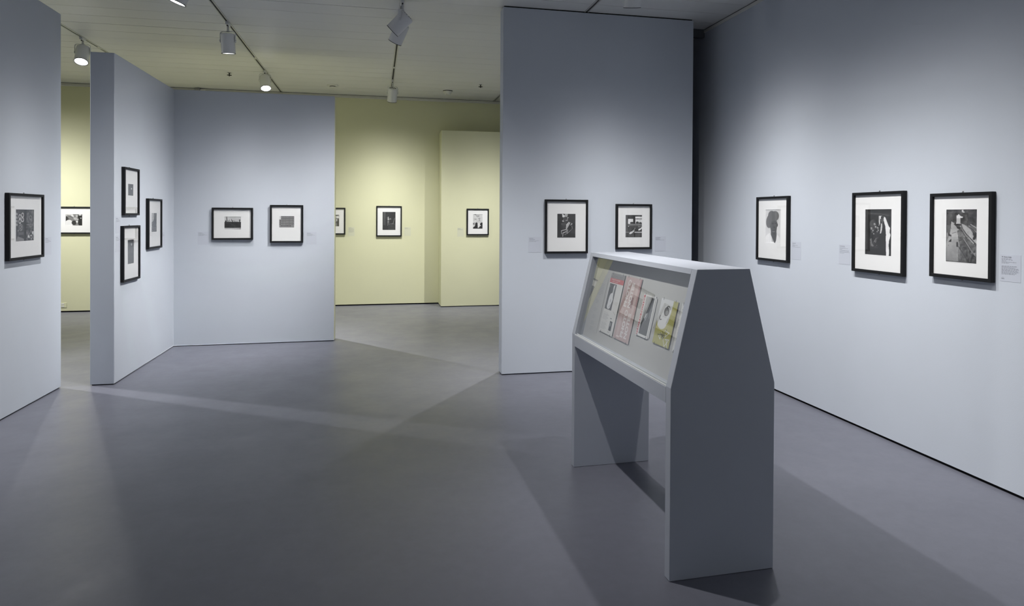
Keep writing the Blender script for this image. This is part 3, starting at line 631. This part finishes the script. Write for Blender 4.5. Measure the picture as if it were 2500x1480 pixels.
lathe_thing('sprinkler', 'small dark sprinkler head by the top of the centre wall', 'sprinkler', (1.635, 10.21, CEIL), SP, 'sprinkler heads on the ceiling')
t = thing('junction_box', 'small grey junction box on the trim over the blue back wall', 'junction box', (-2.9, YY - .05, 3.655))
bm = bmesh.new(); box(bm, -.045, .035, -.06, 0, -.01, .03); bevel(bm, .003); from_bm('body', bm, M_STEEL, t)
bm = bmesh.new(); box(bm, .035, .12, -.04, -.01, 0, .02); bevel(bm, .003); from_bm('bracket', bm, M_TRIM, t)
t = thing('outlet_plate', 'small pale outlet plate low on the yellow wall at the left gap', 'outlet', (-4.93, YY, .115))
bm = bmesh.new(); box(bm, -.055, .055, -.006, 0, -.04, .04); bevel(bm, .002); from_bm('cover_plate', bm, M_YEL, t)
for zz in (-.018, .018):
    bm = bmesh.new(); box(bm, -.02, .02, -.009, -.005, zz - .012, zz + .012); bevel(bm, .002); from_bm('socket', bm, M_DET, t)

# ------------------------------------------------------------------ display case
case = thing('display_case', 'tall grey blue display case with a sloping glass front standing on the floor', 'display case', (1.2626, 2.5964, 0))
case.rotation_euler = (0, 0, .0185)
W_, LEN, TH, ZK, ZT = .513, 1.3595, .048, .848, 1.3674
XT0, XT1 = .1233, .3828
K = XT0 / (ZT - ZK)
prof = [(0, .001), (W_, .001), (W_, ZK), (XT1, ZT), (XT0, ZT), (0, ZK)]
for y0 in (0, LEN - TH):
    bm = bmesh.new(); prism(bm, prof, 'y', y0, y0 + TH); bevel(bm, .0015); from_bm('side_panel', bm, M_CASE, case)
ya, yb = TH, LEN - TH
bm = bmesh.new(); zt = ZT - .026; xa = XT0 - K * .026; prism(bm, [(XT0, ZT), (XT1, ZT), (XT1 + K * .026, zt), (xa, zt)], 'y', ya, yb); bevel(bm, .0012); from_bm('top_board', bm, M_CASE, case)
bm = bmesh.new(); prism(bm, [(0, .772), (.03, .772), (.03, ZK - .004), (0, ZK - .004)], 'y', ya, yb); bevel(bm, .0012); from_bm('front_rail', bm, M_CASE, case)
bm = bmesh.new(); prism(bm, [(W_ - .03, .772), (W_, .772), (W_, ZK - .004), (W_ - .03, ZK - .004)], 'y', ya, yb); bevel(bm, .0012); from_bm('back_rail', bm, M_CASE, case)
bm = bmesh.new(); box(bm, .03, W_ - .03, ya, yb, .800, .838); from_bm('deck', bm, M_CASE, case)
bm = bmesh.new(); prism(bm, [(.022, .838), (.075, .838), (.075, .845), (.022, .845)], 'y', ya, yb); from_bm('inner_ledge', bm, M_CASE, case)
# two thin strips holding the lower edge of the glass
for x0, zz in ((.001, .850), (.0155, .853)):
    bm = bmesh.new(); box(bm, x0, x0 + .005, ya, yb, ZK - .004, zz); bevel(bm, .0008); from_bm('glazing_bead', bm, M_WHITE, case)
gz0, gz1 = ZK, zt
bm = bmesh.new(); prism(bm, [(.0075, gz0), (.0135, gz0), (.0135 + K * (gz1 - gz0), gz1), (.0075 + K * (gz1 - gz0), gz1)], 'y', ya + .001, yb - .001)
bm.free(); bm = bmesh.new()
vs = [bm.verts.new(p) for p in ((.008, ya, gz0), (.021, yb, gz0), (.021 + K * (gz1 - gz0), yb, gz1), (.008 + K * (gz1 - gz0), ya, gz1))]; bm.faces.new(vs); from_bm('glass_pane', bm, M_CGLASS, case)
OFF = .055
def bx(z): return OFF + K * (z - ZK)
bm = bmesh.new(); prism(bm, [(bx(.845), .845), (bx(zt), zt), (bx(zt) + .012, zt), (bx(.845) + .012, .845)], 'y', ya, yb); from_bm('display_board', bm, M_FELT, case)
bm = bmesh.new(); prism(bm, [(W_ - .012, ZK - .004), (W_ - .001, ZK - .004), (XT1 + K * .026 - .001, zt), (XT1 + K * .026 - .012, zt)], 'y', ya, yb); from_bm('back_panel', bm, M_CASE, case)

# things lying on the sloping board: local x = to the viewer's right, y = up the slope, z = out of the board
ang = math.atan(K)
CM = Matrix.Translation(case.location) @ Matrix.Rotation(.0185, 4, 'Z')
ex, ey = Vector((0, -1, 0)), Vector((math.sin(ang), 0, math.cos(ang))); ez = ex.cross(ey)
BM_ = Matrix((ex, ey, ez)).transposed().to_4x4()
def on_board(o, s, t, off=.0008):
    p = Vector((OFF, 0, ZK)) + Vector((0, s, 0)) + ey * t + ez * off
    o.matrix_world = CM @ Matrix.Translation(p) @ BM_
def magazine(label, s0, s1, t0, t1, bg, draw, px=.0013, thick=.005):
    wd, h = abs(s0 - s1), t1 - t0
    g = thing('magazine', label, 'magazine', group='magazines in the display case')
    bm = bmesh.new(); box(bm, -wd / 2, wd / 2, -h / 2, h / 2, 0, thick - .001); from_bm('pages', bm, M_PAGE, g)
    s = Sheet(wd, h, px, bg); draw(s); c = link('cover', s.mesh('cover', 1.0), g); c.location = (0, 0, thick)
    for sx in (-1, 1):
        for sy in (-1, 1):
            bm = bmesh.new(); box(bm, sx * wd * .36 - .0012, sx * wd * .36 + .0012, sy * h / 2 - .007, sy * h / 2 + .007, thick + .0003, thick + .0012); from_bm('mounting_strap', bm, M_STRAP, g)
    on_board(g, (s0 + s1) / 2, (t0 + t1) / 2)
    return g, wd, h, thick
def mag1(s):
    s.rect((150, 148, 147), 0, 0, 1, .085).rect((202, 112, 112), 0, .085, 1, .165).rect(92, .03, .18, .56, .615).mott(2, 5, 8, 8, .03, .18, .56, .615).rect(225, .03, .18, .05, .615)  # grey top band: shade under the case top put into the cover
    s.ell(222, .44, .235, .07, .045, .3).poly(212, [(.38, .26), (.46, .26), (.45, .335), (.37, .34)]).poly(226, [(.36, .33), (.46, .335), (.52, .37), (.50, .45), (.46, .5), (.42, .58), (.34, .605), (.24, .60), (.2, .55), (.19, .48), (.21, .39), (.27, .345)]).ell(224, .28, .55, .1, .05).ell(175, .36, .46, .05, .03, 0, .5).line(70, .005, [(.42, .52), (.33, .575)]).ell(135, .11, .22, .04, .03).ell(110, .5, .3, .05, .12).rect(92, .56, .17, .6, .62, 0)
    for k in range(16):
        s.rect(165, .05, .665 + k * .018, .38 + .05 * ((k * 7) % 3), .671 + k * .018, .8)
    s.rect(120, .62, .73, .74, .745).rect(70, .66, .775, .84, .93).rect(150, .69, .80, .77, .86).rect(170, .62, .95, .8, .957).rect(170, .62, .965, .76, .972).line(160, .004, [(.72, .62), (.92, .66)])
g, wd, h, th = magazine('leftmost magazine in the case, red banner above a photo of a pale statue', 1.056, .852, .069, .423, (222, 220, 216), mag1)
text('title_lettering', 'PHOTO NOTES', .0285, M_LETG, g, (-wd / 2 + .006, h / 2 - .026, th + .0006), bold=.0006, sx=.95)
text('banner_lettering', 'PHOTO LEAGUE', .013, M_LETW, g, (-wd / 2 + .03, h / 2 - .043, th + .0006), sx=1.25)
text('banner_lettering', 'PHOTO NOTES', .008, M_LETW, g, (-wd / 2 + .04, h / 2 - .054, th + .0006), sx=1.5)
def mag2(s):
    s.rect((176, 138, 138), .93, 0, 1, .55)
    for x in (.76, .82): s.rect((232, 220, 216), x, .06, x + .018, .56)
    for x in (.16, .23): s.rect((232, 220, 216), x, .5, x + .018, .97)
    s.rect((232, 220, 216), .16, .94, .36, .965).rect((160, 130, 130), .52, .3, .74, .47)
g, wd, h, th = magazine('pink magazine in the case with large pale letters running up the cover', .829, .622, .069, .423, (200, 176, 173), mag2)
for k, (bx_, by_) in enumerate(((.34, .05), (.15, .52))):
    text('title_lettering', 'PHOTO', .048, M_LETP, g, (-wd / 2 + wd * (bx_ + .22), -h / 2 + h * by_, th + .0006), math.pi / 2, .0022, .93)
    text('title_lettering', 'NOTES', .048, M_LETP, g, (-wd / 2 + wd * (bx_ + .47), -h / 2 + h * by_, th + .0006), math.pi / 2, .0022, .93)
def mag3(s):
    s.rect((196, 74, 84), .02, .03, .155, .985).rect(96, .24, .045, .90, .94).mott(5, 6, 8, 10, .24, .045, .9, .94).grad(160, 120, .24, .045, .9, .94, .45)
    s.poly(170, [(.24, .05), (.74, .05), (.5, .4), (.24, .8)]).mott(6, 6, 7, 18, .24, .05, .7, .7).poly(58, [(.72, .05), (.9, .06), (.7, .42), (.42, .66), (.25, .86), (.24, .7), (.48, .45)]).poly(92, [(.26, .88), (.5, .62), (.9, .3), (.9, .94), (.24, .94)], .9)
    s.line(225, .012, [(.42, .55), (.5, .45), (.46, .58), (.56, .44)]).line(215, .009, [(.54, .6), (.62, .42)]).poly(150, [(.78, .4), (.88, .36), (.84, .55), (.76, .52)], .7)
g, wd, h, th = magazine('magazine with a red lettered strip up its left edge and a grey diagonal photo', .562, .420, .136, .354, (226, 225, 223), mag3)
text('title_lettering', 'PHOTO NOTES', .0195, M_LETW, g, (-wd / 2 + wd * .14, -h / 2 + .006, th + .0006), math.pi / 2, .0004, 1.45)
bm = bmesh.new(); box(bm, wd / 2 + .0005, wd / 2 + .010, -h / 2 + .004, h / 2 - .006, 0, .0035); from_bm('inner_page', bm, M_PAPER, g)
bm = bmesh.new(); box(bm, wd / 2 + .0105, wd / 2 + .014, -h / 2 + .008, h / 2 - .012, 0, .0025); from_bm('inner_page', bm, M_PAGE, g)
def mag4(s):
    s.poly(228, [(0, 0), (.74, 0), (.72, .25), (.66, .47), (.52, .6), (.34, .66), (.18, .63), (.06, .54), (0, .5)]).ell(228, .32, .52, .28, .14)
    s.ell(58, .45, .26, .15, .098).ell(140, .48, .285, .09, .055).line(48, .012, [(.42, .16), (.5, .135), (.58, .15), (.63, .2)]).line(48, .012, [(.14, .38), (.12, .43), (.17, .47), (.25, .455)]).line(165, .005, [(.28, .38), (.5, .385)]).line(165, .004, [(.3, .35), (.46, .36)])
    for p in ([(.42, .73), (.3, .82), (.42, .87), (.4, .78)], [(.6, .66), (.86, .68), (.68, .79), (.62, .7)], [(.5, .77), (.68, .93), (.72, 1.0)], [(.7, .84), (.92, .82), (.74, .98)], [(.78, .83), (.9, .99)]): s.line(232, .012, p)
    for p in ([(.22, .79), (.64, .76)], [(.46, .69), (.54, .84)], [(.68, .62), (.56, .86)], [(.48, .83), (.58, .7)], [(.36, .74), (.6, .82)]): s.line(52, .009, p)
magazine('olive magazine with a white rounded shape and black strokes', .359, .187, .134, .357, (186, 182, 112), mag4)
def mag5(s):
    s.poly(62, [(.36, .2), (.62, .34), (.9, .62), (.62, .82), (.4, .6), (.3, .45)]).ell(62, .36, .52, .17, .2).mott(4, 14, 18, 40, .1, .2, .7, .8).ell(228, .5, .5, .16, .13).ell(50, .3, .84, .12, .07).line(80, .008, [(.2, .08), (.22, .03), (.3, .03)]).rect(120, .12, .115, .42, .128)
magazine('white magazine with a black leaf shape, partly behind the near side panel', .150, .0495, .134, .357, (228, 227, 225), mag5)
t = thing('text_panel', 'printed text panel at the left end of the display case', 'text panel', group=None)
bm = bmesh.new(); box(bm, -.075, .075, -.17, .17, 0, .001); from_bm('card', bm, M_FELT, t)
bm = bmesh.new(); bars(bm, [.085, .088, .086, .09, .084, .088, .09, .06], -.05, .125, .0095, .0035, 3)
for k, yy in enumerate((.02, -.03, -.075, -.115, -.148)): bars(bm, [.045, .05, .035], -.045, yy, .0085, .003, 20 + k)
from_bm('printed_lines', bm, M_LETG, t); on_board(t, 1.17, .215)
